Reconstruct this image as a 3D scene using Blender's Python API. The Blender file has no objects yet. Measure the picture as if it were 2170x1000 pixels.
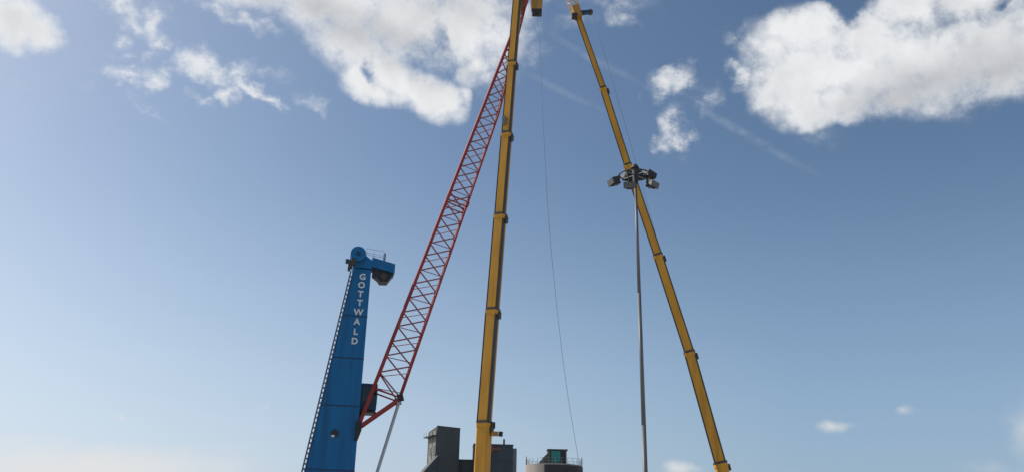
import bpy, bmesh, math, random
from mathutils import Vector, Matrix, Euler
random.seed(7)
S = bpy.context.scene
COL = S.collection
R = math.radians

# ------------------------------------------------------------------ camera
cam_d = bpy.data.cameras.new('camera')
cam_d.sensor_width = 36.0
cam_d.lens = 36.0 * 1750 / 2170
cam_d.clip_start = 0.1
cam_d.clip_end = 20000
cam = bpy.data.objects.new('camera', cam_d)
COL.objects.link(cam)
PITCH, ROLL = R(20.327), R(1.14)
fw = Vector((0, math.cos(PITCH), math.sin(PITCH)))
r0 = Vector((1, 0, 0)); u0 = Vector((0, -math.sin(PITCH), math.cos(PITCH)))
rt = math.cos(ROLL) * r0 + math.sin(ROLL) * u0
up = -math.sin(ROLL) * r0 + math.cos(ROLL) * u0
cam.matrix_world = Matrix(((rt.x, up.x, -fw.x, 0), (rt.y, up.y, -fw.y, 0), (rt.z, up.z, -fw.z, 1.65), (0, 0, 0, 1)))
S.camera = cam

# ------------------------------------------------------------------ light
SUN_AZ, SUN_EL = -68.0, 40.0           # degrees: azimuth clockwise from +Y
SUN_STRENGTH, SKY_STRENGTH = 4.2, 0.10
AIR, DUST, OZONE = 1.0, 1.2, 1.4
S.view_settings.view_transform = 'Standard'
S.view_settings.look = 'None'
S.view_settings.exposure = 0.0
S.view_settings.gamma = 1.0
S.view_settings.use_curve_mapping = False
sd = Vector((math.sin(R(SUN_AZ)) * math.cos(R(SUN_EL)), math.cos(R(SUN_AZ)) * math.cos(R(SUN_EL)), math.sin(R(SUN_EL))))
sun_d = bpy.data.lights.new('sun', 'SUN')
sun_d.energy = SUN_STRENGTH; sun_d.angle = R(0.53); sun_d.color = (1.0, 0.94, 0.85)
sun = bpy.data.objects.new('sun', sun_d); COL.objects.link(sun)
sun.rotation_euler = sd.to_track_quat('Z', 'Y').to_euler(); sun.location = (0, 0, 120)

# ------------------------------------------------------------------ sky with clouds
# each cloud puff: azimuth, elevation, half width, half height (degrees), turn, strength
CUM = [(-35.43, 29.17, 3.1, 2.93, 9.0, 1),
  (-33.8, 28.83, 1.81, 2.12, -15.6, 1),
  (-37.91, 28.89, 3.45, 2.65, 21.9, 1),
  (-20.11, 35.0, 5.08, 2.24, 2.9, 1),
  (-15.04, 35.09, 6.41, 3.64, -5.1, 1),
  (-12.86, 32.49, 5.75, 3.17, -24.3, 1),
  (-8.97, 34.58, 7.82, 4.7, -13.5, 1),
  (-9.18, 30.69, 5.55, 2.5, -22.3, 1),
  (-6.89, 29.76, 4.02, 2.43, -23.4, 1),
  (-5.76, 29.36, 1.95, 2.23, -16.0, 1),
  (-3.6, 34.33, 6.04, 4.3, 3.1, 1),
  (-3.09, 31.55, 2.43, 2.01, 42.0, 0.8),
  (0.42, 35.06, 3.02, 3.7, 0.9, 0.6),
  (-5.33, 37.28, 10.28, 3.41, 4.3, 1),
  (-3.93, 29.77, 0.9, 1.21, 3.1, 0.6),
  (21.5, 29.88, 4.21, 4.56, -9.9, 1),
  (26.3, 31.43, 3.45, 2.37, -13.3, 1),
  (-11.7, 30.28, 3.12, 2.01, -28.4, 1),
  (20.04, 31.76, 2.96, 2.65, -9.7, 0.7),
  (22.84, 32.37, 4.67, 2.41, -11.5, 1),
  (22.06, 27.82, 2.55, 2.22, -9.5, 1),
  (25.98, 29.42, 5.59, 3.68, -17.5, 1),
  (29.93, 29.19, 7.54, 4.67, -14.4, 1),
  (34.43, 28.66, 5.17, 4.14, -16.9, 1),
  (29.63, 32.44, 3.62, 2.47, -15.8, 1),
  (33.17, 32.1, 4.99, 2.4, -17.9, 1),
  (37.57, 28.33, 4.58, 4.01, -18.7, 1),
  (24.46, 27.74, 4.22, 2.09, -2.2, 0.9),
  (27.85, 27.58, 5.05, 1.85, -8.1, 0.9)]
WISP = [(-30.24, 31.74, 1.86, 1.15, -3.8, 0.75),
  (-29.01, 31.12, 1.55, 1.09, -21.7, 0.75),
  (-27.55, 31.38, 1.83, 1.53, 41.4, 0.95),
  (-26.78, 30.3, 1.26, 0.94, 4.8, 0.7),
  (-29.73, 29.82, 0.89, 0.78, -16.5, 0.6),
  (-29.25, 28.79, 1.06, 0.61, 16.3, 0.4),
  (-28.34, 27.39, 2.12, 0.87, -15.9, 0.9),
  (-26.7, 27.63, 1.95, 1.04, 49.7, 0.85),
  (-26.11, 28.57, 2.25, 0.62, 22.8, 0.65),
  (-27.32, 29.12, 1.7, 0.75, 35.9, 0.45),
  (-23.9, 29.59, 2.05, 1.54, -18.7, 1),
  (-22.68, 29.23, 2.65, 1.23, -13.9, 0.7),
  (-21.23, 29.51, 2.01, 1.19, 32.2, 0.8),
  (-21.97, 28.0, 1.58, 0.96, 27.3, 0.8),
  (-20.08, 28.64, 2.74, 0.75, -12.0, 1),
  (-17.96, 28.15, 1.6, 0.59, -13.0, 0.8),
  (-18.54, 29.73, 2.39, 0.66, 0.3, 0.5),
  (-23.47, 27.25, 1.53, 0.57, -35.9, 0.5),
  (-15.4, 28.42, 1.63, 0.59, -27.5, 0.5),
  (-30.06, 26.38, 0.87, 0.46, -29.2, 0.35),
  (-27.5, 26.25, 1.08, 0.48, -18.9, 0.45),
  (-26.33, 25.75, 1.46, 0.4, -8.5, 0.3),
  (-33.79, 25.38, 2.59, 0.53, -11.8, 0.2),
  (-23.6, 33.25, 2.6, 0.87, -1.0, 0.5),
  (-21.12, 32.81, 3.05, 1.05, -7.8, 0.6),
  (-19.68, 32.53, 2.32, 0.82, -8.6, 0.45),
  (1.04, 32.75, 2.59, 1.27, 0.6, 0.45),
  (-2.0, 32.69, 4.07, 3.18, 41.4, 0.85),
  (11.76, 29.98, 2.57, 1.46, 33.9, 1),
  (11.18, 29.4, 1.89, 1.11, 15.8, 0.8),
  (12.17, 30.8, 1.42, 0.93, 4.9, 0.8),
  (14.39, 29.36, 1.85, 1.19, 14.4, 0.5),
  (13.73, 31.44, 0.75, 0.83, -6.1, 0.4),
  (13.82, 28.78, 1.7, 0.66, -35.4, 0.4),
  (11.86, 27.45, 1.27, 1.45, -4.4, 0.8),
  (11.47, 26.27, 1.52, 1.21, 16.4, 0.9),
  (12.59, 26.26, 1.45, 1.02, -34.5, 0.7),
  (13.49, 26.67, 1.34, 0.94, -5.0, 0.5),
  (17.2, 30.52, 1.05, 1.4, -7.8, 0.8),
  (17.62, 30.26, 1.35, 0.59, 23.3, 0.5),
  (17.34, 32.58, 1.85, 1.03, -28.1, 0.55),
  (18.08, 32.94, 1.96, 1.15, 11.7, 0.5),
  (8.67, 34.82, 2.33, 0.98, -18.4, 0.55),
  (7.57, 35.91, 4.62, 1.39, -3.4, 0.45),
  (4.66, 34.58, 2.55, 0.92, 8.2, 0.35),
  (22.58, 25.6, 2.69, 1.07, -3.7, 0.33),
  (19.23, 27.75, 2.91, 1.19, -57.5, 0.4)]
LOW = [(-26.2, 3.58, 14.16, 2.32, 3.0, 1.1),
  (-18.3, 5.26, 6.85, 0.82, 2.9, 0.35),
  (-29.46, 5.01, 6.73, 0.86, 4.1, 0.5),
  (31.98, 6.78, 2.05, 3.51, -12.2, 0.6),
  (29.81, 4.48, 4.06, 0.96, -1.3, 0.4),
  (21.37, 7.29, 1.61, 0.64, -1.6, 0.9),
  (25.59, 8.11, 1.21, 0.57, -2.6, 0.65),
  (11.4, 4.87, 2.0, 0.72, -3.8, 1),
  (31.51, 6.81, 1.17, 2.14, -2.9, 0.45),
  (-16.31, 8.1, 0.77, 0.54, 3.5, 0.4),
  (-24.47, 6.9, 0.53, 0.4, 4.4, 0.6),
  (18.76, 4.5, 1.98, 0.4, -0.4, 0.3)]
STREAK = [(6.33, 32.37, 4.46, 0.37, -30.6, 0.3),
  (17.75, 26.36, 5.52, 0.4, -36.2, 0.4),
  (3.69, 30.38, 4.83, 0.35, -26.3, 0.22)]
HOLE = [(-11.78, 31.03, 0.93, 0.81, -7.8, 0.9),
  (-5.67, 33.67, 1.19, 1.13, -25.4, 0.75),
  (-13.69, 31.86, 0.55, 0.86, 8.5, 0.4),
  (25.62, 33.17, 1.53, 0.84, -23.7, 0.9),
  (35.8, 31.13, 1.39, 0.43, -13.5, 0.8),
  (30.86, 30.13, 0.36, 0.22, -15.5, 0.2),
  (-2.19, 32.59, 1.27, 0.76, 46.5, 0.3)]
GREY = [(-17.87, 34.5, 6.66, 2.41, -6.8, 0.8),
  (-12.62, 33.59, 7.85, 2.63, -15.9, 0.95),
  (-7.64, 32.22, 7.17, 3.0, -24.7, 0.95),
  (-5.23, 35.78, 8.79, 3.03, 4.2, 0.7),
  (0.25, 34.14, 2.54, 2.16, 1.0, 0.4),
  (26.2, 26.84, 5.93, 2.52, 4.0, 1.1),
  (30.48, 27.32, 7.59, 3.15, -4.9, 1.1),
  (34.46, 27.52, 5.73, 3.82, -16.3, 1),
  (31.77, 32.47, 4.52, 1.36, -17.2, 0.5),
  (36.01, 29.62, 2.8, 1.86, -18.5, 0.6),
  (-34.28, 27.39, 2.41, 1.23, 18.7, 0.35)]

CLOUD_LIT, CLOUD_GREY = (.84, .855, .87), (.53, .545, .57)
HAZE, HAZE_SUN, HAZE_FAR = .76, (.69, .78, .90), (.30, .45, .67)
VEIL, RELIEF = .22, 1.5
CLOUD_LOW = (.80, .785, .765)
SKY_SAT, SKY_VAL, SKY_HUE = 1.08, 1.0, .497
LINE_R = .015

W = bpy.data.worlds.new('World'); S.world = W; W.use_nodes = True
W.cycles.sampling_method = 'MANUAL'; W.cycles.sample_map_resolution = 512
nt = W.node_tree
for n in list(nt.nodes): nt.nodes.remove(n)
def N(t, **kw):
    n = nt.nodes.new(t)
    for k, v in kw.items(): setattr(n, k, v)
    return n
def setin(sock, v):
    if isinstance(v, bpy.types.NodeSocket): nt.links.new(v, sock)
    else: sock.default_value = v
def M(op, a, b=0.0, c=None, clamp=False):
    n = N('ShaderNodeMath', operation=op, use_clamp=clamp)
    setin(n.inputs[0], a); setin(n.inputs[1], b)
    if c is not None: setin(n.inputs[2], c)
    return n.outputs[0]
def VM(op, a, b):
    n = N('ShaderNodeVectorMath', operation=op); setin(n.inputs[0], a)
    if op == 'SCALE': setin(n.inputs['Scale'], b)
    else: setin(n.inputs[1], b)
    return n.outputs[0]
def sstep(x, lo, hi):
    n = N('ShaderNodeMapRange', interpolation_type='SMOOTHSTEP')
    setin(n.inputs[0], x); n.inputs[1].default_value = lo; n.inputs[2].default_value = hi
    return n.outputs[0]
def noise(vec, scale, detail=6, rough=.55):
    n = N('ShaderNodeTexNoise'); setin(n.inputs['Vector'], vec)
    n.inputs['Scale'].default_value = scale; n.inputs['Detail'].default_value = detail; n.inputs['Roughness'].default_value = rough
    return n
def mixc(f, a, b):
    n = N('ShaderNodeMix', data_type='RGBA'); setin(n.inputs[0], f); setin(n.inputs[6], a); setin(n.inputs[7], b)
    return n.outputs[2]
dirn = N('ShaderNodeTexCoord').outputs['Generated']
def warp(amount, scale, detail):
    nz = noise(dirn, scale, detail, .6)
    return VM('SCALE', VM('SUBTRACT', nz.outputs['Color'], (.5, .5, .5)), amount)
w1 = VM('ADD', VM('ADD', dirn, warp(.045, 8, 2)), warp(.022, 28, 3))
w2 = VM('ADD', VM('ADD', dirn, warp(.06, 13, 3)), warp(.035, 40, 4))
w3 = VM('ADD', dirn, warp(.012, 12, 2))
w4 = VM('ADD', dirn, VM('MULTIPLY', warp(.05, 22, 3), (1, 1, .35)))
def puff(vec, az, el, ra, rb, ang, s):
    c = Vector((math.sin(R(az)) * math.cos(R(el)), math.cos(R(az)) * math.cos(R(el)), math.sin(R(el))))
    e = Vector((math.cos(R(az)), -math.sin(R(az)), 0)); u = e.cross(c) * (1 if e.cross(c).z > 0 else -1)
    a = e * math.cos(R(ang)) + u * math.sin(R(ang)); b = c.cross(a)
    m = Matrix((a, b, c)).transposed()
    mp = N('ShaderNodeMapping', vector_type='TEXTURE'); setin(mp.inputs['Vector'], vec)
    mp.inputs['Location'].default_value = c; mp.inputs['Rotation'].default_value = m.to_euler('XYZ')
    mp.inputs['Scale'].default_value = (math.tan(R(ra)), math.tan(R(rb)), .6)
    g = N('ShaderNodeTexGradient', gradient_type='SPHERICAL'); setin(g.inputs[0], mp.outputs[0])
    return M('MULTIPLY', g.outputs['Fac'], s)
def field(vec, puffs, k=.12):
    f = None; base = 0.0
    for p in puffs:
        v = puff(vec, *p)
        if f is not None: base += max(k - base, 0) ** 3 / k ** 2 / 6      # what the smooth maximum adds where there is nothing
        f = v if f is None else M('SMOOTH_MAX', f, v, k)
    return M('MAXIMUM', M('SUBTRACT', f, base), 0.0)
sky = N('ShaderNodeTexSky', sky_type='NISHITA', sun_disc=False)
sky.sun_elevation = R(SUN_EL); sky.sun_rotation = R(SUN_AZ); sky.altitude = 0
sky.air_density = AIR; sky.dust_density = DUST; sky.ozone_density = OZONE
fine = M('ADD', M('MULTIPLY', noise(w3, 9, 5, .6).outputs['Fac'], .55), M('MULTIPLY', noise(dirn, 34, 7, .66).outputs['Fac'], .45))
wisp_n = noise(VM('MULTIPLY', w3, (1, 1, 1.5)), 30, 9, .70).outputs['Fac']
cum = field(w1, CUM); hole = field(w2, HOLE, .02); wis = field(w2, WISP, .05); stk = field(w3, STREAK, .02); gry = field(w3, GREY, .25)
D = M('ADD', M('SUBTRACT', M('SUBTRACT', cum, .2), M('MULTIPLY', hole, .55)), M('MULTIPLY', M('SUBTRACT', fine, .46), M('MULTIPLY', sstep(cum, .0, .36), 1.9)))
a_c = sstep(D, -.07, .60)
low = field(w4, LOW, .02)
Dw = M('ADD', wis, M('MULTIPLY', M('SUBTRACT', wisp_n, .5), M('MULTIPLY', sstep(wis, .0, .5), 2.0)))
a_w = M('MULTIPLY', sstep(Dw, .03, 1.05), .88)
a_s = M('MULTIPLY', M('MULTIPLY', stk, sstep(wisp_n, .3, .7)), .48)
# the rest of the sky carries the same sort of scattered cumulus, on a cloud layer overhead
sep = N('ShaderNodeSeparateXYZ'); setin(sep.inputs[0], dirn)
layer = N('ShaderNodeCombineXYZ')
den = M('ADD', M('MAXIMUM', sep.outputs[2], 0.0), .12)
setin(layer.inputs[0], M('DIVIDE', sep.outputs[0], den)); setin(layer.inputs[1], M('DIVIDE', sep.outputs[1], den))
lay_n = noise(layer.outputs[0], 1.3, 7, .55).outputs['Fac']
inframe = puff(dirn, 0, 20, 55, 35, 0, 1)
a_g = M('MULTIPLY', sstep(lay_n, .52, .64), M('SUBTRACT', 1.0, sstep(inframe, .0, .12)))
a_g = M('MULTIPLY', a_g, sstep(sep.outputs[2], .02, .15))
# thin brightening haze layer low over the horizon
lowz = M('SUBTRACT', 1.0, sstep(sep.outputs[2], -.08, .46))
haze_n = noise(VM('MULTIPLY', dirn, (1, 1, 7)), 3.0, 4, .5).outputs['Fac']
a_h = M('MULTIPLY', M('MULTIPLY', lowz, M('ADD', .80, M('MULTIPLY', haze_n, .4))), HAZE)
sunward = N('ShaderNodeVectorMath', operation='DOT_PRODUCT'); setin(sunward.inputs[0], dirn); sunward.inputs[1].default_value = (math.sin(R(SUN_AZ)), math.cos(R(SUN_AZ)), 0)
sunw = M('MULTIPLY', M('SUBTRACT', sunward.outputs['Value'], .05), 1.15, clamp=True)
a_h = M('ADD', a_h, M('MULTIPLY', M('POWER', sunw, 2.0), VEIL), clamp=True)
a_l = M('MULTIPLY', sstep(M('ADD', low, M('MULTIPLY', M('SUBTRACT', wisp_n, .5), .3)), .10, 1.0), .70)
alpha = M('MAXIMUM', M('MAXIMUM', a_c, a_w), a_g)
# relief: the puffs are brighter on the side towards the sun
tosun = Vector((math.sin(R(SUN_AZ)), .15, .55)).normalized() * .022
def relief(vec): return noise(VM('ADD', vec, warp(.03, 16, 3)), 13, 6, .55).outputs['Fac']
rel = M('SUBTRACT', relief(w3), relief(VM('ADD', w3, tuple(tosun))))
thick = sstep(M('ADD', cum, M('MULTIPLY', M('SUBTRACT', fine, .5), .5)), .25, .75)
shade = M('ADD', M('MULTIPLY', sstep(gry, -.05, .75), .88), M('MULTIPLY', rel, RELIEF))
shade = M('MULTIPLY', M('ADD', shade, .10), thick, clamp=True)
shade = M('MAXIMUM', shade, M('MULTIPLY', sstep(lay_n, .60, .74), M('MULTIPLY', a_g, .8)))
K = 1.0 / SKY_STRENGTH
lit = tuple(v * K for v in CLOUD_LIT) + (1,)
drk = tuple(v * K for v in CLOUD_GREY) + (1,)
hzc = mixc(sunw, tuple(v * K for v in HAZE_FAR) + (1,), tuple(v * K for v in HAZE_SUN) + (1,))
ccol = mixc(shade, lit, drk)
hs = N('ShaderNodeHueSaturation'); setin(hs.inputs['Color'], sky.outputs[0])
hs.inputs['Saturation'].default_value = SKY_SAT; hs.inputs['Value'].default_value = SKY_VAL; hs.inputs['Hue'].default_value = SKY_HUE
c1 = mixc(a_h, hs.outputs[0], hzc)
c2 = mixc(a_s, c1, lit)
c3 = mixc(alpha, mixc(a_l, c2, tuple(v * K for v in CLOUD_LOW) + (1,)), ccol)
bg = N('ShaderNodeBackground'); setin(bg.inputs[0], c3); bg.inputs[1].default_value = SKY_STRENGTH
out = N('ShaderNodeOutputWorld'); nt.links.new(bg.outputs[0], out.inputs[0])

# ------------------------------------------------------------------ materials
def mat(name, col, rough=.5, metal=0.0, var=.12, scale=3.0, streak=0.0, dirt=None, bump=0.0, stretch=(1, 1, .25), spec=.5):
    m = bpy.data.materials.new(name); m.use_nodes = True
    t = m.node_tree; b = t.nodes['Principled BSDF']; L = t.links
    b.inputs['Roughness'].default_value = rough; b.inputs['Metallic'].default_value = metal
    b.inputs['Specular IOR Level'].default_value = spec
    tc = t.nodes.new('ShaderNodeTexCoord'); mp = t.nodes.new('ShaderNodeMapping'); mp.inputs['Scale'].default_value = stretch
    L.new(tc.outputs['Object'], mp.inputs[0])
    nz = t.nodes.new('ShaderNodeTexNoise'); nz.inputs['Scale'].default_value = scale; nz.inputs['Detail'].default_value = 6
    L.new(mp.outputs[0], nz.inputs['Vector'])
    rp = t.nodes.new('ShaderNodeValToRGB'); rp.color_ramp.elements[0].position = .3; rp.color_ramp.elements[1].position = .7
    lo = [c * (1 - var) for c in col]; hi = [min(1, c * (1 + var)) for c in col]
    rp.color_ramp.elements[0].color = (*lo, 1); rp.color_ramp.elements[1].color = (*hi, 1)
    L.new(nz.outputs['Fac'], rp.inputs[0]); src = rp.outputs[0]
    if streak:
        mp2 = t.nodes.new('ShaderNodeMapping'); mp2.inputs['Scale'].default_value = (1, 1, .06); L.new(tc.outputs['Object'], mp2.inputs[0])
        n2 = t.nodes.new('ShaderNodeTexNoise'); n2.inputs['Scale'].default_value = scale * 2.2; n2.inputs['Detail'].default_value = 5; L.new(mp2.outputs[0], n2.inputs['Vector'])
        r2 = t.nodes.new('ShaderNodeMapRange'); r2.inputs[1].default_value = .5; r2.inputs[2].default_value = .75; r2.inputs[4].default_value = streak
        L.new(n2.outputs['Fac'], r2.inputs[0])
        mx = t.nodes.new('ShaderNodeMix'); mx.data_type = 'RGBA'; L.new(r2.outputs[0], mx.inputs[0]); L.new(src, mx.inputs[6])
        mx.inputs[7].default_value = (*(dirt or [c * .4 for c in col]), 1); src = mx.outputs[2]
    L.new(src, b.inputs['Base Color'])
    if bump:
        bp = t.nodes.new('ShaderNodeBump'); bp.inputs['Strength'].default_value = bump; bp.inputs['Distance'].default_value = .02
        L.new(nz.outputs['Fac'], bp.inputs['Height']); L.new(bp.outputs[0], b.inputs['Normal'])
    return m
BLUE = mat('blue_paint', (.008, .132, .32), .5, spec=.3, var=.10, scale=.8, streak=.5, dirt=(.014, .055, .12))
BLUE_D = mat('dark_blue_paint', (.010, .045, .11), .5, var=.2, scale=2)
POLE = mat('weathered_pole_paint', (.13, .135, .14), .5, .1, var=.15, scale=3, streak=.3, dirt=(.14, .13, .12))
WHITE = mat('white_lettering', (.62, .64, .64), .6, var=.18)
YELLOW = mat('crane_yellow', (.61, .295, .034), .5, spec=.3, var=.12, scale=1.2, streak=.6, dirt=(.36, .15, .02))
YELLOW_D = mat('worn_yellow', (.40, .20, .04), .5, var=.2, scale=2)
BLACK = mat('black_steel', (.022, .022, .024), .55, var=.3)
RAIL = mat('grease_and_shade_dark_steel', (.05, .045, .04), .5, var=.3, scale=4)  # greasy steel parts; also colours the shade painted on the boom side
RED = mat('boom_red_paint', (.30, .046, .046), .6, spec=.25, var=.18, scale=1.5)
MAUVE = mat('weathered_red_bracing', (.26, .08, .09), .55, var=.2, scale=2)
STEEL = mat('galvanised_steel', (.42, .44, .45), .5, .35, var=.1, scale=2)
STEEL_D = mat('dull_grey_steel', (.20, .21, .22), .5, .3, var=.15, scale=2)
ROPE = mat('wire_rope', (.12, .12, .13), .5, .5, var=.1)
CLAD = mat('dark_grey_cladding', (.055, .065, .068), .7, var=.12, scale=.35, streak=.4, dirt=(.036, .042, .045))
CLAD_B = mat('slate_cladding', (.045, .06, .073), .7, var=.15, scale=.35, streak=.4, dirt=(.028, .034, .04))
CONC = mat('weathered_concrete', (.22, .21, .19), .85, var=.15, scale=.5, streak=.5, dirt=(.17, .15, .13), bump=.2)
ROOFM = mat('dark_roof_sheet', (.06, .065, .07), .7, var=.2, scale=.6)
RUST = mat('rusty_steel', (.19, .085, .045), .8, var=.3, scale=2)
GLASS_G = mat('green_glass', (.02, .24, .20), .12, var=.15, scale=.6)
GLASS_D = mat('dark_glass', (.015, .02, .025), .08, var=.1)
LAMP = mat('lamp_housing_grey', (.032, .032, .034), .6, .1, var=.25, scale=3)
LENS = mat('floodlight_glass', (.10, .10, .10), .15, var=.1)
RUBBER = mat('tyre_rubber', (.02, .02, .02), .85, var=.2)
ASPH = mat('quay_concrete', (.36, .35, .325), .9, var=.3, scale=.6, stretch=(1, 1, 1), bump=.3)

# ------------------------------------------------------------------ mesh helpers
def BM(): return bmesh.new()
def box(bm, c, s, rot=None, taper=1.0):
    c = Vector(c); vs = []
    for z in (-.5, .5):
        k = taper if z > 0 else 1
        for x, y in ((-.5, -.5), (.5, -.5), (.5, .5), (-.5, .5)):
            v = Vector((x * s[0] * k, y * s[1] * k, z * s[2]))
            if rot is not None: v = rot @ v
            vs.append(bm.verts.new(c + v))
    for f in ((0, 3, 2, 1), (4, 5, 6, 7), (0, 1, 5, 4), (1, 2, 6, 5), (2, 3, 7, 6), (3, 0, 4, 7)): bm.faces.new([vs[i] for i in f])
def frame(d):
    d = Vector(d).normalized()
    x = Vector((1, 0, 0)) - d * d.x
    if x.length < .1: x = Vector((0, 1, 0)) - d * d.y
    x.normalize(); return x, d.cross(x), d
def loft(bm, rings, cap=True):
    R_ = [[bm.verts.new(p) for p in ring] for ring in rings]; n = len(R_[0])
    for a, b in zip(R_, R_[1:]):
        for i in range(n): bm.faces.new((a[i], a[(i + 1) % n], b[(i + 1) % n], b[i]))
    if cap: bm.faces.new(R_[0][::-1]); bm.faces.new(R_[-1])
def tube(bm, p, q, r1, r2=None, n=12):
    p, q = Vector(p), Vector(q); x, y, d = frame(q - p); r2 = r1 if r2 is None else r2
    loft(bm, [[c + x * (r * math.cos(2 * math.pi * i / n)) + y * (r * math.sin(2 * math.pi * i / n)) for i in range(n)] for c, r in ((p, r1), (q, r2))])
def path(bm, pts, r, n=6):
    pts = [Vector(p) for p in pts]; rings = []
    for i, p in enumerate(pts):
        d = pts[min(i + 1, len(pts) - 1)] - pts[max(i - 1, 0)]; x, y, _ = frame(d)
        rings.append([p + x * (r * math.cos(2 * math.pi * k / n)) + y * (r * math.sin(2 * math.pi * k / n)) for k in range(n)])
    loft(bm, rings)
def prism(bm, poly, axis_vec):                       # poly: 3D points, extruded by axis_vec
    a = [Vector(p) for p in poly]; v = Vector(axis_vec); loft(bm, [a, [p + v for p in a]])
def obj(name, bm, m, parent=None, bevel=0.0, smooth=False, origin=None):
    bmesh.ops.recalc_face_normals(bm, faces=bm.faces)
    if bevel: bmesh.ops.bevel(bm, geom=list(bm.edges), offset=bevel, segments=2, affect='EDGES', profile=.6, clamp_overlap=True)
    me = bpy.data.meshes.new(name); bm.to_mesh(me); bm.free(); me.materials.append(m)
    if smooth:
        for p in me.polygons: p.use_smooth = len(p.vertices) == 4
    o = bpy.data.objects.new(name, me); COL.objects.link(o); o.parent = parent
    return o
def tag(o, label, cat, group=None):
    o['label'] = label; o['category'] = cat
    if group: o['group'] = group
    return o
def thing(name, label, cat, loc=(0, 0, 0), rz=0.0, group=None):
    o = bpy.data.objects.new(name, None); COL.objects.link(o); o.location = loc; o.rotation_euler = (0, 0, rz); o.empty_display_size = .5
    return tag(o, label, cat, group)
def inst(name, me, parent, mw):
    o = bpy.data.objects.new(name, me); COL.objects.link(o); o.parent = parent; o.matrix_local = mw
    return o
_unit = {}
def unit_bar(m, n=8):
    if m.name not in _unit:
        bm = BM(); tube(bm, (0, 0, 0), (0, 0, 1), 1, 1, n); bmesh.ops.recalc_face_normals(bm, faces=bm.faces)
        me = bpy.data.meshes.new('bar_' + m.name); bm.to_mesh(me); bm.free(); me.materials.append(m)
        for p in me.polygons: p.use_smooth = len(p.vertices) == 4
        _unit[m.name] = me
    return _unit[m.name]
def bar(name, p, q, r, m, parent):                   # a straight bar that shares one mesh with its like
    p, q = Vector(p), Vector(q); x, y, d = frame(q - p); L = (q - p).length
    mw = Matrix(((x.x * r, y.x * r, d.x * L, p.x), (x.y * r, y.y * r, d.y * L, p.y), (x.z * r, y.z * r, d.z * L, p.z), (0, 0, 0, 1)))
    return inst(name, unit_bar(m), parent, mw)
def seg(name, p, q, r, m, parent, r2=None, n=14):
    bm = BM(); tube(bm, p, q, r, r2, n); return obj(name, bm, m, parent)

# ------------------------------------------------------------------ ground
bm = BM()
vs = [bm.verts.new((x, y, 0)) for x, y in ((-6000, -6000), (6000, -6000), (6000, 6000), (-6000, 6000))]; bm.faces.new(vs)
g = obj('ground', bm, ASPH); g['kind'] = 'structure'

# ------------------------------------------------------------------ blue harbour crane with red lattice boom
HC_LOC = Vector((-15.24, 85.0, 0)); HC_RZ = R(12.5)
hc = thing('harbour_crane', 'blue harbour crane with white lettered tower and red lattice boom reaching up', 'crane', HC_LOC, HC_RZ)
HB = Matrix.Rotation(-HC_RZ, 3, 'Z')
def hl(x, y, z): return HB @ (Vector((x, y, z)) - HC_LOC)
ZB, ZT = 5.2, 29.0
def tower_ring(z):                                     # local x: left sloping edge, right upright edge; y: front to back
    t = (z - ZB) / (ZT - ZB)
    xl = -5.0 + t * 3.35; xr = .08 + t * .02
    yf = -.25 + t * .15; yb = 3.4 - t * 1.3
    return [Vector((xl, yf, z)), Vector((xr, yf, z)), Vector((xr, yb, z)), Vector((xl + .15, yb, z))]
seams = [ZB, 8.0, 14.3, 19.2, 23.7, ZT]
tower_secs = []
for z0, z1 in zip(seams, seams[1:]):
    bm = BM(); loft(bm, [tower_ring(z0 + .06), tower_ring(z1 - .06)])
    tower_secs.append(obj('tower_section', bm, BLUE, hc, bevel=.04))
for z in seams[1:-1]:
    bm = BM(); rg = tower_ring(z); c = sum(rg, Vector()) / 4
    out_ = [c + (p - c) * 1.012 for p in rg]
    loft(bm, [[p + Vector((0, 0, -.062)) for p in out_], [p + Vector((0, 0, .062)) for p in out_]])
    obj('tower_flange', bm, BLUE_D, hc)
# lettering down the tower, letter by letter
def letter_mesh(ch, h, m):
    cu = bpy.data.curves.new('letter', 'FONT'); cu.body = ch; cu.size = h * 1.38; cu.extrude = .012; cu.offset = .035; cu.align_x = 'CENTER'; cu.align_y = 'CENTER'; cu.resolution_u = 3
    o = bpy.data.objects.new('tmp', cu); COL.objects.link(o); dg = bpy.context.evaluated_depsgraph_get(); dg.update()
    me = bpy.data.meshes.new_from_object(o.evaluated_get(dg)); bpy.data.objects.remove(o); bpy.data.curves.remove(cu)
    me.name = 'letter'; me.materials.clear(); me.materials.append(m); return me
LW = [('G', -15.94, 28.03), ('O', -15.97, 27.09), ('T', -16.0, 26.1), ('T', -16.0, 25.12), ('W', -16.06, 24.10), ('A', -16.13, 23.07), ('L', -16.18, 21.98), ('D', -16.2, 20.98)]
for ch, x, z in LW:
    sec = tower_secs[4] if z > 23.7 else tower_secs[3]
    lx = hl(x, 84.7, z).x
    t = (z - ZB) / (ZT - ZB); yf = -.25 + t * .15
    inst('letter', letter_mesh(ch, .66, WHITE), sec, Matrix.Translation((lx, yf - .02, z)) @ Matrix.Rotation(R(90), 4, 'X'))
# porthole with bright lower edge
ph = hl(-17.31, 84.3, 11.51); yf = -.25 + (11.5 - ZB) / (ZT - ZB) * .15
bm = BM(); tube(bm, (ph.x, yf - .08, ph.z), (ph.x, yf + .1, ph.z), .40, n=20); po = obj('porthole', bm, BLACK, hc)
bm = BM(); box(bm, (ph.x - .16, yf - .13, ph.z - .26), (.34, .08, .2)); obj('porthole_lamp', bm, WHITE, po)
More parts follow.
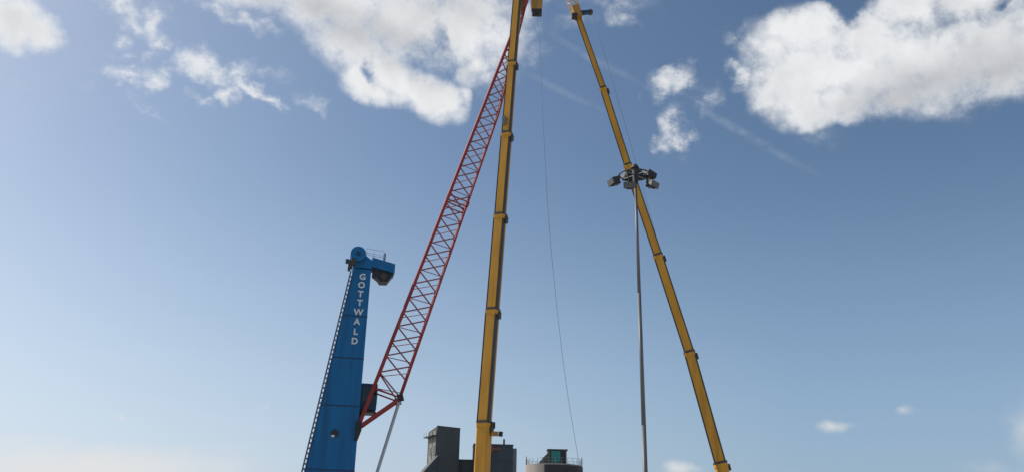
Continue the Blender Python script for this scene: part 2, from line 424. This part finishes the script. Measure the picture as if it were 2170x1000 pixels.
# ladder along the left edge, with safety hoops
def lad(z): p = tower_ring(z); return p[0] + Vector((-.34, .1, 0)), p[0] + Vector((-.06, .1, 0))
for k in (0, 1): bar('ladder_rail', lad(ZB)[k], lad(ZT - .4)[k], .075, BLUE_D, hc)
z = ZB + .3
while z < ZT - .5:
    a, b = lad(z); bar('ladder_rung', a, b, .10, STEEL_D, hc); z += .5
z = ZB + .6; i = 0
while z < ZT - .5:
    a, b = lad(z); bar('ladder_bracket', b, tower_ring(z)[0] + Vector((.03, .1, 0)), .05, BLUE_D, hc)
    z += .9
# head of the tower
hd = Vector((-1.42, 0, 30.3))
bm = BM(); prism(bm, [(-1.85, -.32, 29.0), (.12, -.32, 29.0), (.12, -.32, 29.9), (-.7, -.32, 30.5), (-1.8, -.32, 30.5), (-2.1, -.32, 29.9)], (0, 2.5, 0)); obj('tower_head', bm, BLUE, hc, bevel=.04)
for y in (-.75, .1, 1.4):
    bm = BM(); tube(bm, (hd.x, y, hd.z + .12), (hd.x, y + .34, hd.z + .12), .82, n=28); sh = obj('rope_sheave', bm, BLUE, hc, bevel=.05)
    bm = BM(); tube(bm, (hd.x, y - .05, hd.z + .12), (hd.x, y + .39, hd.z + .12), .26, n=16); obj('sheave_hub', bm, BLUE_D, sh)
bm = BM(); box(bm, (-2.15, -.5, 29.2), (.45, .5, .9)); box(bm, (-1.85, -.62, 29.5), (.5, .3, .8)); obj('rope_guide', bm, RAIL, hc, bevel=.03)
bm = BM(); box(bm, (-2.5, -.35, 29.55), (.36, .5, .42)); obj('side_bracket', bm, BLUE_D, hc, bevel=.03); bm = BM(); box(bm, (-2.25, -.35, 28.75), (.3, .4, .45)); obj('side_bracket', bm, BLUE_D, hc, bevel=.03)
bm = BM(); prism(bm, [(.121, -.3, 29.25), (2.62, -.3, 28.75), (2.62, -.3, 29.75), (.121, -.3, 30.3)], (0, 2.2, 0)); obj('head_arm', bm, BLUE, hc, bevel=.03)
bm = BM(); prism(bm, [(.3, .1, 28.55), (.9, .1, 28.1), (1.15, .1, 27.75), (1.95, .1, 27.8), (2.5, .1, 28.65), (2.3, .1, 29.0), (.3, .1, 29.3)], (0, 1.5, 0)); obj('rope_winch', bm, BLACK, hc, bevel=.05)
bm = BM(); tube(bm, (1.5, -.12, 28.3), (1.5, 1.9, 28.3), .38, n=18); obj('winch_drum', bm, RAIL, hc)
bm = BM(); box(bm, (1.45, .3, 30.35), (.22, .22, 1.35)); obj('head_post', bm, BLUE_D, hc)
rail_pts = [(-.55, 31.25), (.25, 31.15), (1.4, 31.05)]
for y in (-.28, 1.85):
    for dz in (0, -.5): 
        for (xa, za), (xb, zb) in zip(rail_pts, rail_pts[1:]): bar('head_rail', (xa, y, za + dz), (xb, y, zb + dz), .025, STEEL, hc)
    for xa, za in rail_pts: bar('rail_post', (xa, y, za), (xa, y, za - 1.15), .025, STEEL, hc)
# operator cab on the far side and boom foot
bm = BM(); box(bm, (.95, 2.4, 15.6), (1.75, 2.2, 2.7)); cab = obj('operator_cab', bm, BLUE_D, hc, bevel=.06)
bm = BM(); box(bm, (1.84, 2.4, 15.7), (.03, 1.9, 1.7)); box(bm, (1.0, 1.285, 15.8), (1.4, .03, 1.5)); obj('cab_window', bm, GLASS_D, cab)
bm = BM(); box(bm, (.9, 2.4, 14.0), (1.9, 2.4, .12)); box(bm, (.3, 2.4, 13.5), (.5, 1.5, .8)); obj('cab_platform', bm, BLACK, hc)
for y in (-1.45, 1.45):
    bm = BM(); prism(bm, [(-.2, y + 1.0 - .12, 12.8), (.35, y + 1.0 - .12, 12.75), (.42, y + 1.0 - .12, 11.9), (.12, y + 1.0 - .12, 10.9), (-.2, y + 1.0 - .12, 10.9)], (0, .24, 0)); obj('boom_bracket', bm, BLACK, hc)
bm = BM(); tube(bm, (.1, -.75, 12.23), (.1, 2.75, 12.23), .17); obj('boom_pin', bm, BLACK, hc)
# lattice boom: four chords and bracing, in the crane's own frame
LAM = R(73.0); P0 = Vector((.08, 1.0, 12.23))
av = Vector((math.cos(LAM), 0, math.sin(LAM))); nv = Vector((-math.sin(LAM), 0, math.cos(LAM))); bv = Vector((0, 1, 0))
SL, SE = 4.2, 56.0
def depth(s): return 2.93 + (2.0 - 2.93) * (s - SL) / (40 - SL) if s < 40 else 2.0 + (.35 - 2.0) * (s - 40) / (SE - 40)
def halfw(s): return 1.35 + (.8 - 1.35) * s / SE
def bp(s, low, side): return P0 + av * s - nv * (depth(s) if low else 0) + bv * (halfw(s) * side)
for side in (-1, 1):
    bm = BM(); path(bm, [bp(s, 0, side) for s in (0, 14, 28, 42, SE)], .19, 10); obj('boom_chord', bm, RED, hc, smooth=True)
    bm = BM(); path(bm, [bp(s, 1, side) for s in (SL, 16, 28, 40, SE)], .125, 10); obj('boom_chord', bm, RED, hc, smooth=True)
    bar('foot_strut', bp(0, 0, side), bp(SL, 1, side), .15, RED, hc)
HP = 1.72; n_ = int((SE - SL) / HP)
for side in (-1, 1):
    off = 0
    for k in range(n_):
        s0, s1 = SL + (k + (0 if side < 0 else 1.4)) * HP, SL + (k + (1 if side < 0 else 2.4)) * HP
        if s1 > SE: continue
        lowfirst = (k + off) % 2 == 0
        bar('boom_brace', bp(s0, 1 if lowfirst else 0, side), bp(s1, 0 if lowfirst else 1, side), .08, MAUVE, hc)
for low in (0, 1):
    for k in range(n_):
        s0, s1 = SL + k * HP, SL + (k + 1) * HP; sd_ = 1 if (k + low) % 2 == 0 else -1
        bar('boom_brace', bp(s0, low, -sd_), bp(s1, low, sd_), .055, MAUVE, hc)
for k in range(n_):                             # cross bracing inside the box
    s0 = SL + k * HP; q_ = 1 if k % 2 else -1
    bar('boom_brace', bp(s0, 0, q_), bp(s0 + HP * .55, 1, -q_), .048, MAUVE, hc)
for s in (SL, 27.0, 27.6, SE):                       # heavier cross frames at the foot and where the boom halves join
    for side in (-1, 1): bar('cross_frame', bp(s, 0, side), bp(s, 1, side), .085, RED, hc)
    for low in (0, 1): bar('cross_frame', bp(s, low, -1), bp(s, low, 1), .085, RED, hc)
for a_, b_ in ((1.6, 0), (2.8, 0)):
    bar('cross_frame', bp(a_, 0, -1), bp(a_, 0, 1), .07, RED, hc)
bar('boom_brace', bp(SL + 1.6, 0, -1), bp(SL, 1, 1), .08, MAUVE, hc); bar('boom_brace', bp(SL + .4, 0, 1), bp(SL, 1, -1), .08, MAUVE, hc)
for s in (27.3,):
    for side in (-1, 1):
        for low in (0, 1):
            bm = BM(); tube(bm, bp(s - .3, low, side), bp(s + .3, low, side), .21, n=12); obj('chord_joint', bm, RED, hc)
for side in (-1, 1):
    bm = BM(); p = bp(SL, 1, side); box(bm, p, (.62, .3, .75), Matrix.Rotation(-.3, 3, 'Y')); obj('ram_lug', bm, BLACK, hc, bevel=.05)
# boom head, out of the picture: sheave plates
bm = BM(); box(bm, P0 + av * (SE + .6) - nv * .2, (.55, 1.5, 1.4), Matrix.Rotation(R(17), 3, 'Y')); obj('boom_head', bm, RED, hc, bevel=.08)
# luffing ram from the slewing platform to the lug
ram_top = P0 + av * SL - nv * 3.0; ram_bot = Vector((1.3, 1.0, 3.6))
seg('ram_rod', ram_bot + (ram_top - ram_bot) * .35, ram_top, .17, STEEL, hc)
seg('ram_barrel', ram_bot, ram_bot + (ram_top - ram_bot) * .36, .27, BLUE, hc)
# slewing platform and undercarriage (below the picture)
bm = BM(); box(bm, (-4.5, 1.2, 4.2), (14.0, 4.6, 2.0)); obj('slewing_platform', bm, BLUE, hc, bevel=.1)
bm = BM(); box(bm, (-8.6, 1.2, 5.7), (5.2, 4.6, 1.0)); obj('machinery_house', bm, BLUE, hc, bevel=.12)
bm = BM(); tube(bm, (-2.6, 1.2, 2.4), (-2.6, 1.2, 3.2), 1.9, n=32); obj('slewing_ring', bm, BLACK, hc)
bm = BM(); box(bm, (-2.6, 1.2, 1.75), (15.0, 3.2, 1.3)); obj('undercarriage', bm, BLUE_D, hc, bevel=.1)
def wheel(name, c, r, w, parent):
    bm = BM(); tube(bm, (c[0], c[1] - w / 2, c[2]), (c[0], c[1] + w / 2, c[2]), r, n=24); wv = obj(name, bm, RUBBER, parent, bevel=.05)
    bm = BM(); tube(bm, (c[0], c[1] - w / 2 - .02, c[2]), (c[0], c[1] + w / 2 + .02, c[2]), r * .5, n=18); obj('rim', bm, STEEL_D, wv); return wv
for k in range(6):
    for y in (-.55, 2.95): wheel('wheel', (-8.6 + k * 2.4, y, .72), .72, .5, hc)

# ------------------------------------------------------------------ telescopic mobile cranes
def boom_profile(w, h):
    return [(-.5 * w, -.30 * h), (-.36 * w, -.5 * h), (.36 * w, -.5 * h), (.5 * w, -.30 * h), (.5 * w, .32 * h), (.26 * w, .55 * h), (-.26 * w, .55 * h), (-.5 * w, .32 * h)]
def ring(c, fr, w, h): x, y, d = fr; return [Vector(c) + x * u + y * v for u, v in boom_profile(w, h)]
def tele_crane(label, loc, knots, foot, widths, collars, strips, carrier_rz, twist):
    """knots: world points where one boom section slides into the next, from the top of the base section upward; foot: the boom's pivot."""
    t = thing('mobile_crane', label, 'crane', loc); L = Vector(loc)
    pts = [Vector(foot) - L] + [Vector(k) - L for k in knots]
    for i in range(len(pts) - 1):
        a, b = pts[i], pts[i + 1]; d = (b - a).normalized(); x, y, d = frame(d)
        x, y = x * math.cos(twist) + y * math.sin(twist), y * math.cos(twist) - x * math.sin(twist)
        fr = (x, y, d); w = widths[i]; h = w * .98
        a2 = a - d * .6 if i else a
        bm = BM(); loft(bm, [ring(a2, fr, w, h), ring(b, fr, w, h)]); secn = obj('boom_section', bm, YELLOW, t)
        if i and strips < .15:                             # shade of the right side face, painted on as a dark sheet
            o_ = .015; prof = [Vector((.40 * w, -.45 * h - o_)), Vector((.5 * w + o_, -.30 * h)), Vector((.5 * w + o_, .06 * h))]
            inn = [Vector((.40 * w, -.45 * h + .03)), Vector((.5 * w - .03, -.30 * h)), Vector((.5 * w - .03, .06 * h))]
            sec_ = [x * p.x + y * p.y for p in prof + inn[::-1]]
            bm = BM(); loft(bm, [[a + p for p in sec_], [b - d * .15 + p for p in sec_]]); obj('flank_shade', bm, RAIL, secn)
        for sx in ((-1, 1) if i and strips >= .15 else (-1,) if i else ()):
            wd = strips
            bm = BM(); c0 = x * (sx * (.5 * w - wd * .35)) - y * (.42 * h)
            q = [c0 + x * (wd * .5) + y * .0, c0 + x * (wd * .5) + y * (.2), c0 - x * (wd * .5) + y * (.2), c0 - x * (wd * .5) - y * .05]
            loft(bm, [[a + p for p in q], [b - d * .15 + p for p in q]]); obj('guide_strip', bm, RAIL, secn)
        if i < len(pts) - 2:
            cw = collars[i]
            bm = BM(); loft(bm, [ring(b - d * .5, fr, w * 1.02, h * 1.02), ring(b - d * .42, fr, cw, cw), ring(b - d * .16, fr, cw, cw)])
            col = obj('boom_collar', bm, YELLOW, t)
            bm = BM(); loft(bm, [ring(b - d * .158, fr, cw * 1.015, cw * 1.015), ring(b + d * .03, fr, cw * 1.015, cw * 1.015)]); obj('slide_pad', bm, RAIL, col)
            bm = BM(); box(bm, b - d * .55 + x * (cw * .56), (.2, .35, .55), Matrix((x, y, d)).transposed()); obj('collar_lug', bm, RAIL, col)
    # carrier, out of the picture below
    Q = Matrix.Rotation(carrier_rz, 4, 'Z')
    def cb(name, c, s, m, bev=.06, par=None):
        bm = BM(); box(bm, (0, 0, 0), s); o = obj(name, bm, m, par or t, bevel=bev); o.matrix_local = (Matrix.Identity(4) if par else Q) @ Matrix.Translation(c); return o
    ch = cb('carrier', (0, 0, 1.25), (14.5, 2.6, .8), YELLOW_D)
    for k in range(6):
        for y in (-1.15, 1.15):
            wheel('wheel', (0, 0, 0), .72, .5, t).matrix_local = Q @ Matrix.Translation((-6 + k * 2.4, y, .72))
    cc = cb('driver_cab', (6.6, 0, 2.4), (1.9, 2.6, 1.5), YELLOW)
    cb('windscreen', (.96, 0, .2), (.03, 2.2, .8), GLASS_D, 0, cc)
    cb('superstructure', (-1.2, 0, 2.35), (5.2, 2.4, 1.1), YELLOW)
    cb('counterweight', (-4.6, 0, 2.6), (1.6, 3.0, 1.8), BLACK)
    oc = cb('operator_cab', (.3, 1.75, 2.8), (1.8, 1.0, 1.7), YELLOW)
    cb('cab_window', (.2, .505, .2), (1.2, .03, .9), GLASS_D, 0, oc)
    for xx in (-4.8, 4.2):
        for y in (-1, 1):
            og = cb('outrigger', (xx, y * 2.4, .95), (.5, 2.4, .35), YELLOW_D)
            cb('outrigger_foot', (0, y * 1.0, -.55), (.7, .7, .78), BLACK, .03, og)
    lp = Vector(pts[0]); f2 = lp + (pts[1] - lp).normalized() * 3.2
    bm = BM(); tube(bm, (lp.x + .9, lp.y - .5, 2.6), f2 + Vector((.3, 0, 0)), .2); obj('luffing_ram', bm, STEEL, t)
    return t, pts
B1 = [(-1.81, 64.2, 10.26), (-1.41, 64.66, 19.27), (-1.0, 65.04, 27.64), (-.62, 65.37, 35.52), (-.27, 65.66, 42.95), (.23, 66.0, 52.53)]
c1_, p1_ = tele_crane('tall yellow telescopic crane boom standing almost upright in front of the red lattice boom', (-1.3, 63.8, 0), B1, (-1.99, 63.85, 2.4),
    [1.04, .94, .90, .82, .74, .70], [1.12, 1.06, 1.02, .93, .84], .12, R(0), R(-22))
def loc1(x, y, z): return Vector((x + 1.3, y - 63.8, z))
# mounting on the right of the base section
bm = BM(); box(bm, loc1(-1.02, 64.0, 9.35), (.55, .4, .32)); hb = obj('boom_bracket', bm, YELLOW_D, c1_, bevel=.02)
bm = BM(); tube(bm, loc1(-.72, 63.98, 9.35), loc1(-.40, 63.98, 9.33), .19, n=14); obj('hose_reel', bm, BLACK, hb)
bm = BM(); box(bm, loc1(-1.14, 64.2, 10.0), (.3, .5, .45)); obj('boom_lug', bm, RAIL, c1_, bevel=.02)
bm = BM(); box(bm, loc1(-.92, 65.0, 36.6), (.34, .3, .8)); obj('boom_lamp', bm, STEEL_D, c1_, bevel=.03)
# boom head reaching to the right over the hook
bm = BM(); prism(bm, [loc1(.0, 65.7, 50.2), loc1(.75, 65.7, 50.9), loc1(2.9, 65.7, 50.75), loc1(3.2, 65.7, 51.3), loc1(2.9, 65.7, 52.2), loc1(-.2, 65.7, 53.1)], (0, .7, 0)); h1 = obj('boom_head', bm, YELLOW_D, c1_, bevel=.04)
for xx in (1.3, 2.2, 2.75):
    bm = BM(); tube(bm, loc1(xx, 65.55, 51.1), loc1(xx, 65.68, 51.1), .36, n=20); obj('head_sheave', bm, RAIL, h1)
bm = BM(); prism(bm, [loc1(.2, 65.9, 49.0), loc1(.45, 65.9, 48.6), loc1(.95, 65.9, 50.9), loc1(.45, 65.9, 50.9)], (0, .4, 0)); obj('head_strut', bm, RUST, c1_)
# hook block hanging from that head
hk = thing('sheave_block', 'yellow sheave block with black underside hanging beside the tall boom tip', 'pulley block', (1.92, 66.05, 48.5))
bm = BM(); prism(bm, [(-.52, -.32, .45), (.5, -.32, .45), (.56, -.32, 1.6), (.38, -.32, 2.1), (-.38, -.32, 2.1), (-.56, -.32, 1.6)], (0, .64, 0)); obj('cheek_plate', bm, YELLOW_D, hk, bevel=.05)
bm = BM(); box(bm, (.02, 0, .2), (.92, .62, .5)); tube(bm, (0, 0, -.05), (0, 0, -.16), .16); obj('hook_swivel', bm, BLACK, hk, bevel=.04)
bm = BM(); box(bm, (-.15, -.36, 1.2), (.16, .06, 1.3)); obj('warning_plate', bm, YELLOW_D, hk)
for xx in (-.3, -.1, .12, .3): bar('hoist_rope', (xx, 0, 2.05), (xx, 0, 2.75), .022, ROPE, hk)
# slack line from the hook down to a weight on the ground
bm = BM(); TL = [(1.93, 66.05, 48.35), (2.18, 66.18, 46.6), (2.36, 66.66, 43.79), (2.59, 67.22, 38.63), (3.11, 68.19, 30.13), (3.52, 68.76, 25.42), (4.01, 69.32, 20.86), (4.53, 69.85, 16.63), (5.07, 70.34, 12.91), (5.55, 70.69, 10.22), (5.95, 71.0, 7.96), (6.6, 71.5, 4.0), (7.2, 71.9, .5)]
path(bm, TL, LINE_R, 6)
tl = thing('tag_line', 'thin grey line curving down from the yellow sheave block toward the round silo', 'rope', (0, 0, 0)); obj('rope', bm, ROPE, tl)
bm = BM(); box(bm, (7.2, 71.9, .26), (1, 1, .5)); obj('anchor_weight', bm, CONC, tl, bevel=.05)

B2 = [(18.72, 75.0, 8.6), (16.71, 75.74, 18.58), (14.31, 76.36, 28.27), (11.73, 76.93, 38.15), (9.44, 77.42, 47.41), (6.93, 77.86, 56.45)]
c2_, p2_ = tele_crane('long yellow telescopic crane boom leaning left behind the floodlight mast', (20.5, 74.6, 0), B2, (19.9, 74.62, 2.4),
    [1.15, .98, .88, .80, .70, .58], [1.22, 1.06, .96, .88, .78], .18, R(170), R(-14))
def loc2(x, y, z): return Vector((x - 20.5, y - 74.6, z))
# head with sheave nose and the start of the lattice jib that goes on out of the picture
bm = BM(); box(bm, loc2(6.72, 77.5, 57.0), (.85, .9, 1.5), Matrix.Rotation(R(-14), 3, 'Y')); obj('boom_head', bm, YELLOW_D, c2_, bevel=.05)
bm = BM(); box(bm, loc2(6.42, 77.1, 56.2), (.62, .6, .55)); obj('head_winch', bm, BLACK, c2_, bevel=.05)
bm = BM(); prism(bm, [loc2(6.9, 77.4, 56.65), loc2(8.35, 77.4, 57.0), loc2(8.4, 77.4, 57.35), loc2(7.0, 77.4, 57.2)], (0, .35, 0)); ns = obj('sheave_nose', bm, BLUE_D, c2_)
bm = BM(); tube(bm, loc2(8.25, 77.35, 57.1), loc2(8.25, 77.8, 57.1), .26, n=18); obj('nose_sheave', bm, RAIL, ns)
j0, j1 = loc2(6.6, 77.9, 57.4), loc2(5.0, 78.3, 64.0); jx, jy, jd = frame(j1 - j0)
def jp(s, u, v): return j0 + jd * s + jx * (u * .42) + jy * (v * .42)
JL = (j1 - j0).length
for u in (-1, 1):
    for v in (-1, 1): bar('jib_chord', jp(0, u, v), jp(JL, u, v), .06, YELLOW, c2_)
k = 0; s = 0
while s + .8 < JL:
    for f in range(4):
        q = [(-1, -1), (1, -1), (1, 1), (-1, 1)]; e0, e1 = q[f], q[(f + 1) % 4]
        if k % 2: e0, e1 = e1, e0
        bar('jib_brace', jp(s, *e0), jp(s + .8, *e1), .035, STEEL, c2_)
    s += .8; k += 1
bar('hoist_rope', loc2(8.48, 77.5, 57.1), loc2(12.75, 76.8, 37.6), .011, ROPE, c2_)
bar('hoist_rope', loc2(12.75, 76.8, 37.6), loc2(19.5, 74.9, 4.0), .011, ROPE, c2_)

# ------------------------------------------------------------------ floodlight mast
MX, MY = 8.9, 55.0
lm = thing('light_mast', 'tall grey mast with a ring of floodlights crossing the leaning yellow boom', 'light mast', (MX, MY, 0))
zs = [0.3, 9.0, 18.0, 26.4]; rs = [.175, .15, .122, .092]
for i in range(3):
    bm = BM(); tube(bm, (-.04 + .02 * i, 0, zs[i]), (-.02 + .02 * i, 0, zs[i + 1]), rs[i], rs[i + 1], 16); obj('mast_pole', bm, POLE, lm, smooth=True)
bm = BM(); box(bm, (-.04, 0, .15), (.9, .9, .3)); obj('mast_base', bm, CONC, lm)
bm = BM(); tube(bm, (.02, 0, 26.3), (.02, 0, 27.5), .20, n=16); tube(bm, (.02, 0, 27.5), (.02, 0, 27.75), .3, .18, n=16); obj('mast_head', bm, LAMP, lm)
bm = BM(); n = 28; path(bm, [(1.15 * math.cos(2 * math.pi * i / n), 1.0 * math.sin(2 * math.pi * i / n), 26.95) for i in range(n + 1)], .05, 8); obj('lamp_ring', bm, LAMP, lm)
for a in range(0, 360, 90): bar('ring_arm', (.02, 0, 26.95), (1.13 * math.cos(R(a + 40)), .98 * math.sin(R(a + 40)), 26.95), .04, STEEL_D, lm)
FL = [(7.40, 54.6, 26.28, 200), (8.62, 55.95, 27.35, 110), (8.40, 54.35, 25.85, 262), (10.02, 55.75, 27.35, 35), (9.98, 54.7, 26.15, 318), (9.15, 55.5, 27.3, 80)]
for x, y, z, a in FL:
    c = Vector((x - MX, y - MY, z)); q = Matrix.Rotation(R(a), 3, 'Z') @ Matrix.Rotation(R(22), 3, 'Y')
    def L3(p): return c + q @ Vector(p)
    bm = BM(); loft(bm, [[L3(p) for p in ((-.28, -.30, .24), (-.28, .30, .24), (-.28, .22, -.10), (-.28, -.22, -.10))], [L3(p) for p in ((.42, -.46, .20), (.42, .46, .20), (.42, .46, -.26), (.42, -.46, -.26))]])
    fl = obj('floodlight', bm, LAMP, lm, bevel=.03)
    bm = BM(); box(bm, L3((.435, 0, -.03)), (.03, .84, .38), q); obj('lamp_glass', bm, LENS, fl)
    bm = BM(); box(bm, L3((.05, 0, -.235)), (.55, .5, .16), q); obj('ballast_box', bm, BLACK, fl)
    ang = math.atan2(c.y, c.x); rp_ = Vector((1.15 * math.cos(ang), 1.0 * math.sin(ang), 26.95))
    bar('lamp_bracket', rp_, c, .05, LAMP, fl)
    if z > 27 : bar('lamp_bracket', Vector((0, 0, 27.2)), c, .04, LAMP, fl)

# ------------------------------------------------------------------ grain terminal behind the cranes
GR = 'buildings of the grain terminal'
et = thing('elevator_tower', 'dark slab tower with pale left side and small platform left of the yellow boom foot', 'building', (-14.1, 200.0, 0), R(24), GR)
bm = BM(); loft(bm, [[Vector(p) for p in ((-2.9, 0, 0), (2.9, 0, 0), (2.9, 6.0, 0), (-2.9, 6.0, 0))], [Vector(p) for p in ((-2.9, 0, 27.1), (2.9, 0, 26.9), (2.9, 6.0, 26.3), (-2.9, 6.0, 26.3))]]); obj('wall', bm, CLAD, et)
bm = BM(); box(bm, (-2.93, 3.05, 13.3), (.1, 5.86, 25.6)); pn = obj('concrete_side', bm, CONC, et)
for y, z, w, h in ((1.3, 21.7, 1.0, 2.2), (1.4, 18.6, .9, 1.7), (3.9, 21.6, .8, 1.6), (3.9, 18.4, .8, 1.6), (2.4, 15.2, 1, 1.6)):
    bm = BM(); box(bm, (-2.985, y, z), (.06, w, h)); wdw = obj('window', bm, GLASS_D, et)
    bm = BM(); box(bm, (-3.0, y, z - h / 2 - .06), (.22, w + .2, .1)); obj('sill', bm, STEEL_D, wdw)
for y in (.35, 2.9, 5.6):
    bm = BM(); box(bm, (-3.02, y, 13.3), (.16, .34, 25.6)); obj('pilaster', bm, CONC, et)
bm = BM(); box(bm, (-3.5, 3.0, 24.9), (1.3, 6.3, .22)); pf = obj('platform', bm, BLACK, et)
for y in (0, 2, 4, 6): bar('rail_post', (-4.1, y, 25.0), (-4.1, y, 26.0), .035, STEEL_D, pf)
bm = BM(); box(bm, (0, -.04, 27.03), (5.9, .16, .22), Matrix.Rotation(.034, 3, 'Y')); obj('parapet', bm, ROOFM, et)
cg = thing('conveyor_gallery', 'sloping dark conveyor gallery coming down left of the slab tower', 'conveyor', (-17.0, 198.5, 0), R(24), GR)
bm = BM(); prism(bm, [(0.4, -1.0, 20.1), (0.4, -1.0, 17.6), (-14.5, -1.0, .0), (-17, -1.0, .0)], (0, 2.4, 0)); obj('gallery', bm, CLAD_B, cg)
bm = BM(); prism(bm, [(0.45, -1.1, 20.3), (0.45, -1.1, 20.11), (-17.1, -1.1, .02), (-17.3, -1.1, .02)], (0, 2.6, 0)); obj('roof', bm, ROOFM, cg)
lb = thing('low_building', 'low dark flat roofed block joining the slab tower and the taller grey block', 'building', (-9.8, 205.5, 0), R(3), GR)
bm = BM(); box(bm, (0, 0, 9.85), (8.0, 5.5, 19.7)); obj('wall', bm, CLAD, lb)
bm = BM(); box(bm, (0, -.05, 19.82), (8.2, 5.8, .24)); obj('roof', bm, ROOFM, lb)
bb = thing('silo_block', 'dark grey block with a vent pipe on its roof right of the yellow boom foot', 'building', (-3.6, 202.0, 0), R(5), GR)
bm = BM(); box(bm, (0, 0, 11.5), (9.2, 6.0, 23.0)); obj('wall', bm, CLAD_B, bb)
bm = BM(); box(bm, (5.15, 1.6, 11.3), (1.08, 5.0, 22.6)); obj('stair_shaft', bm, STEEL_D, bb)
bm = BM(); box(bm, (0, -.05, 23.12), (9.4, 6.3, .24)); obj('roof', bm, ROOFM, bb)
bm = BM(); tube(bm, (2.55, -1.5, 23.2), (2.55, -1.5, 24.6), .22, n=14); obj('vent_pipe', bm, BLACK, bb)
bm = BM(); box(bm, (.4, -3.15, 22.1), (2.4, .3, .5)); box(bm, (-.6, -3.3, 21.7), (1.0, .5, .7)); obj('pipe_bridge', bm, RUST, bb)
bm = BM(); box(bm, (-.75, -3.2, 12), (.26, .4, 19.6)); obj('downpipe', bm, CONC, bb)
for k in range(1, 7):
    bm = BM(); box(bm, (0, -3.03, 3.2 * k), (9.2, .08, .12)); obj('cladding_joint', bm, ROOFM, bb)
TAN = mat('tan_concrete', (.34, .30, .26), .85, var=.12, scale=.5, streak=.3, dirt=(.22, .19, .16))
# round silo with a rooftop cabin
sl = thing('grain_silo', 'round pale silo with railing and a dark rooftop cabin with green window', 'silo', (9.8, 180.0, 0), 0, GR)
bm = BM(); tube(bm, (0, 0, 0), (0, 0, 14.6), 5.75, n=64); obj('shell', bm, TAN, sl)
bm = BM(); tube(bm, (0, 0, 14.6), (0, 0, 16.95), 5.95, n=64); rb_ = obj('ring_beam', bm, TAN, sl)
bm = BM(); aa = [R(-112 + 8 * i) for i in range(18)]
loft(bm, [[Vector((r * math.cos(a), r * math.sin(a), z)) for r, z in ((5.98, 13.0), (6.08, 13.0), (6.08, 16.7), (5.98, 16.7))] for a in aa]); obj('dark_band', bm, mat('black_brown', (.035, .03, .034), .7, var=.3, scale=.5), sl)  # darker curved band round the front and right of the silo top
bm = BM(); tube(bm, (0, 0, 16.95), (0, 0, 17.2), 5.6, 4.2, n=64); obj('roof', bm, ROOFM, sl)
bm = BM(); box(bm, (.55, -1.0, 18.5), (3.9, 3.4, 2.9)); kb = obj('rooftop_cabin', bm, mat('brown_grey_cabin', (.10, .09, .08), .7, var=.2), sl, bevel=.04)
bm = BM(); box(bm, (.25, -2.72, 18.6), (1.95, .06, 2.3)); wn = obj('window', bm, GLASS_G, kb)
for dx in (-1.04, 1.04):
    bm = BM(); box(bm, (.25 + dx, -2.75, 18.6), (.14, .1, 2.4)); obj('frame', bm, BLACK, wn)
bm = BM(); box(bm, (.25, -2.75, 19.82), (2.2, .1, .14)); obj('frame', bm, BLACK, wn)
bm = BM(); box(bm, (1.8, -2.73, 18.4), (.75, .06, 2.5)); obj('door', bm, BLACK, kb)
bm = BM(); box(bm, (.6, -1.0, 20.02), (4.3, 3.8, .16)); obj('roof', bm, ROOFM, kb)
bm = BM(); prism(bm, [(-1.41, -2.2, 17.1), (-1.41, -2.2, 19.3), (-2.3, -2.2, 18.5), (-3.4, -2.2, 17.15)], (0, 2.2, 0)); obj('stair_hood', bm, mat('brown_sheet', (.15, .12, .10), .7, var=.2), kb)
n = 28
for i in range(n):
    a = 2 * math.pi * i / n; bar('rail_post', (5.85 * math.cos(a), 5.85 * math.sin(a), 16.9), (5.85 * math.cos(a), 5.85 * math.sin(a), 18.15), .04, STEEL_D, sl)
for z in (17.5, 18.15):
    bm = BM(); path(bm, [(5.85 * math.cos(2 * math.pi * i / 56), 5.85 * math.sin(2 * math.pi * i / 56), z) for i in range(57)], .03, 6); obj('guard_rail', bm, STEEL_D, sl)
for a in (R(186), R(354)): bar('rail_post', (5.9 * math.cos(a), 5.9 * math.sin(a), 16.9), (5.9 * math.cos(a), 5.9 * math.sin(a), 18.7), .09, STEEL_D, sl)
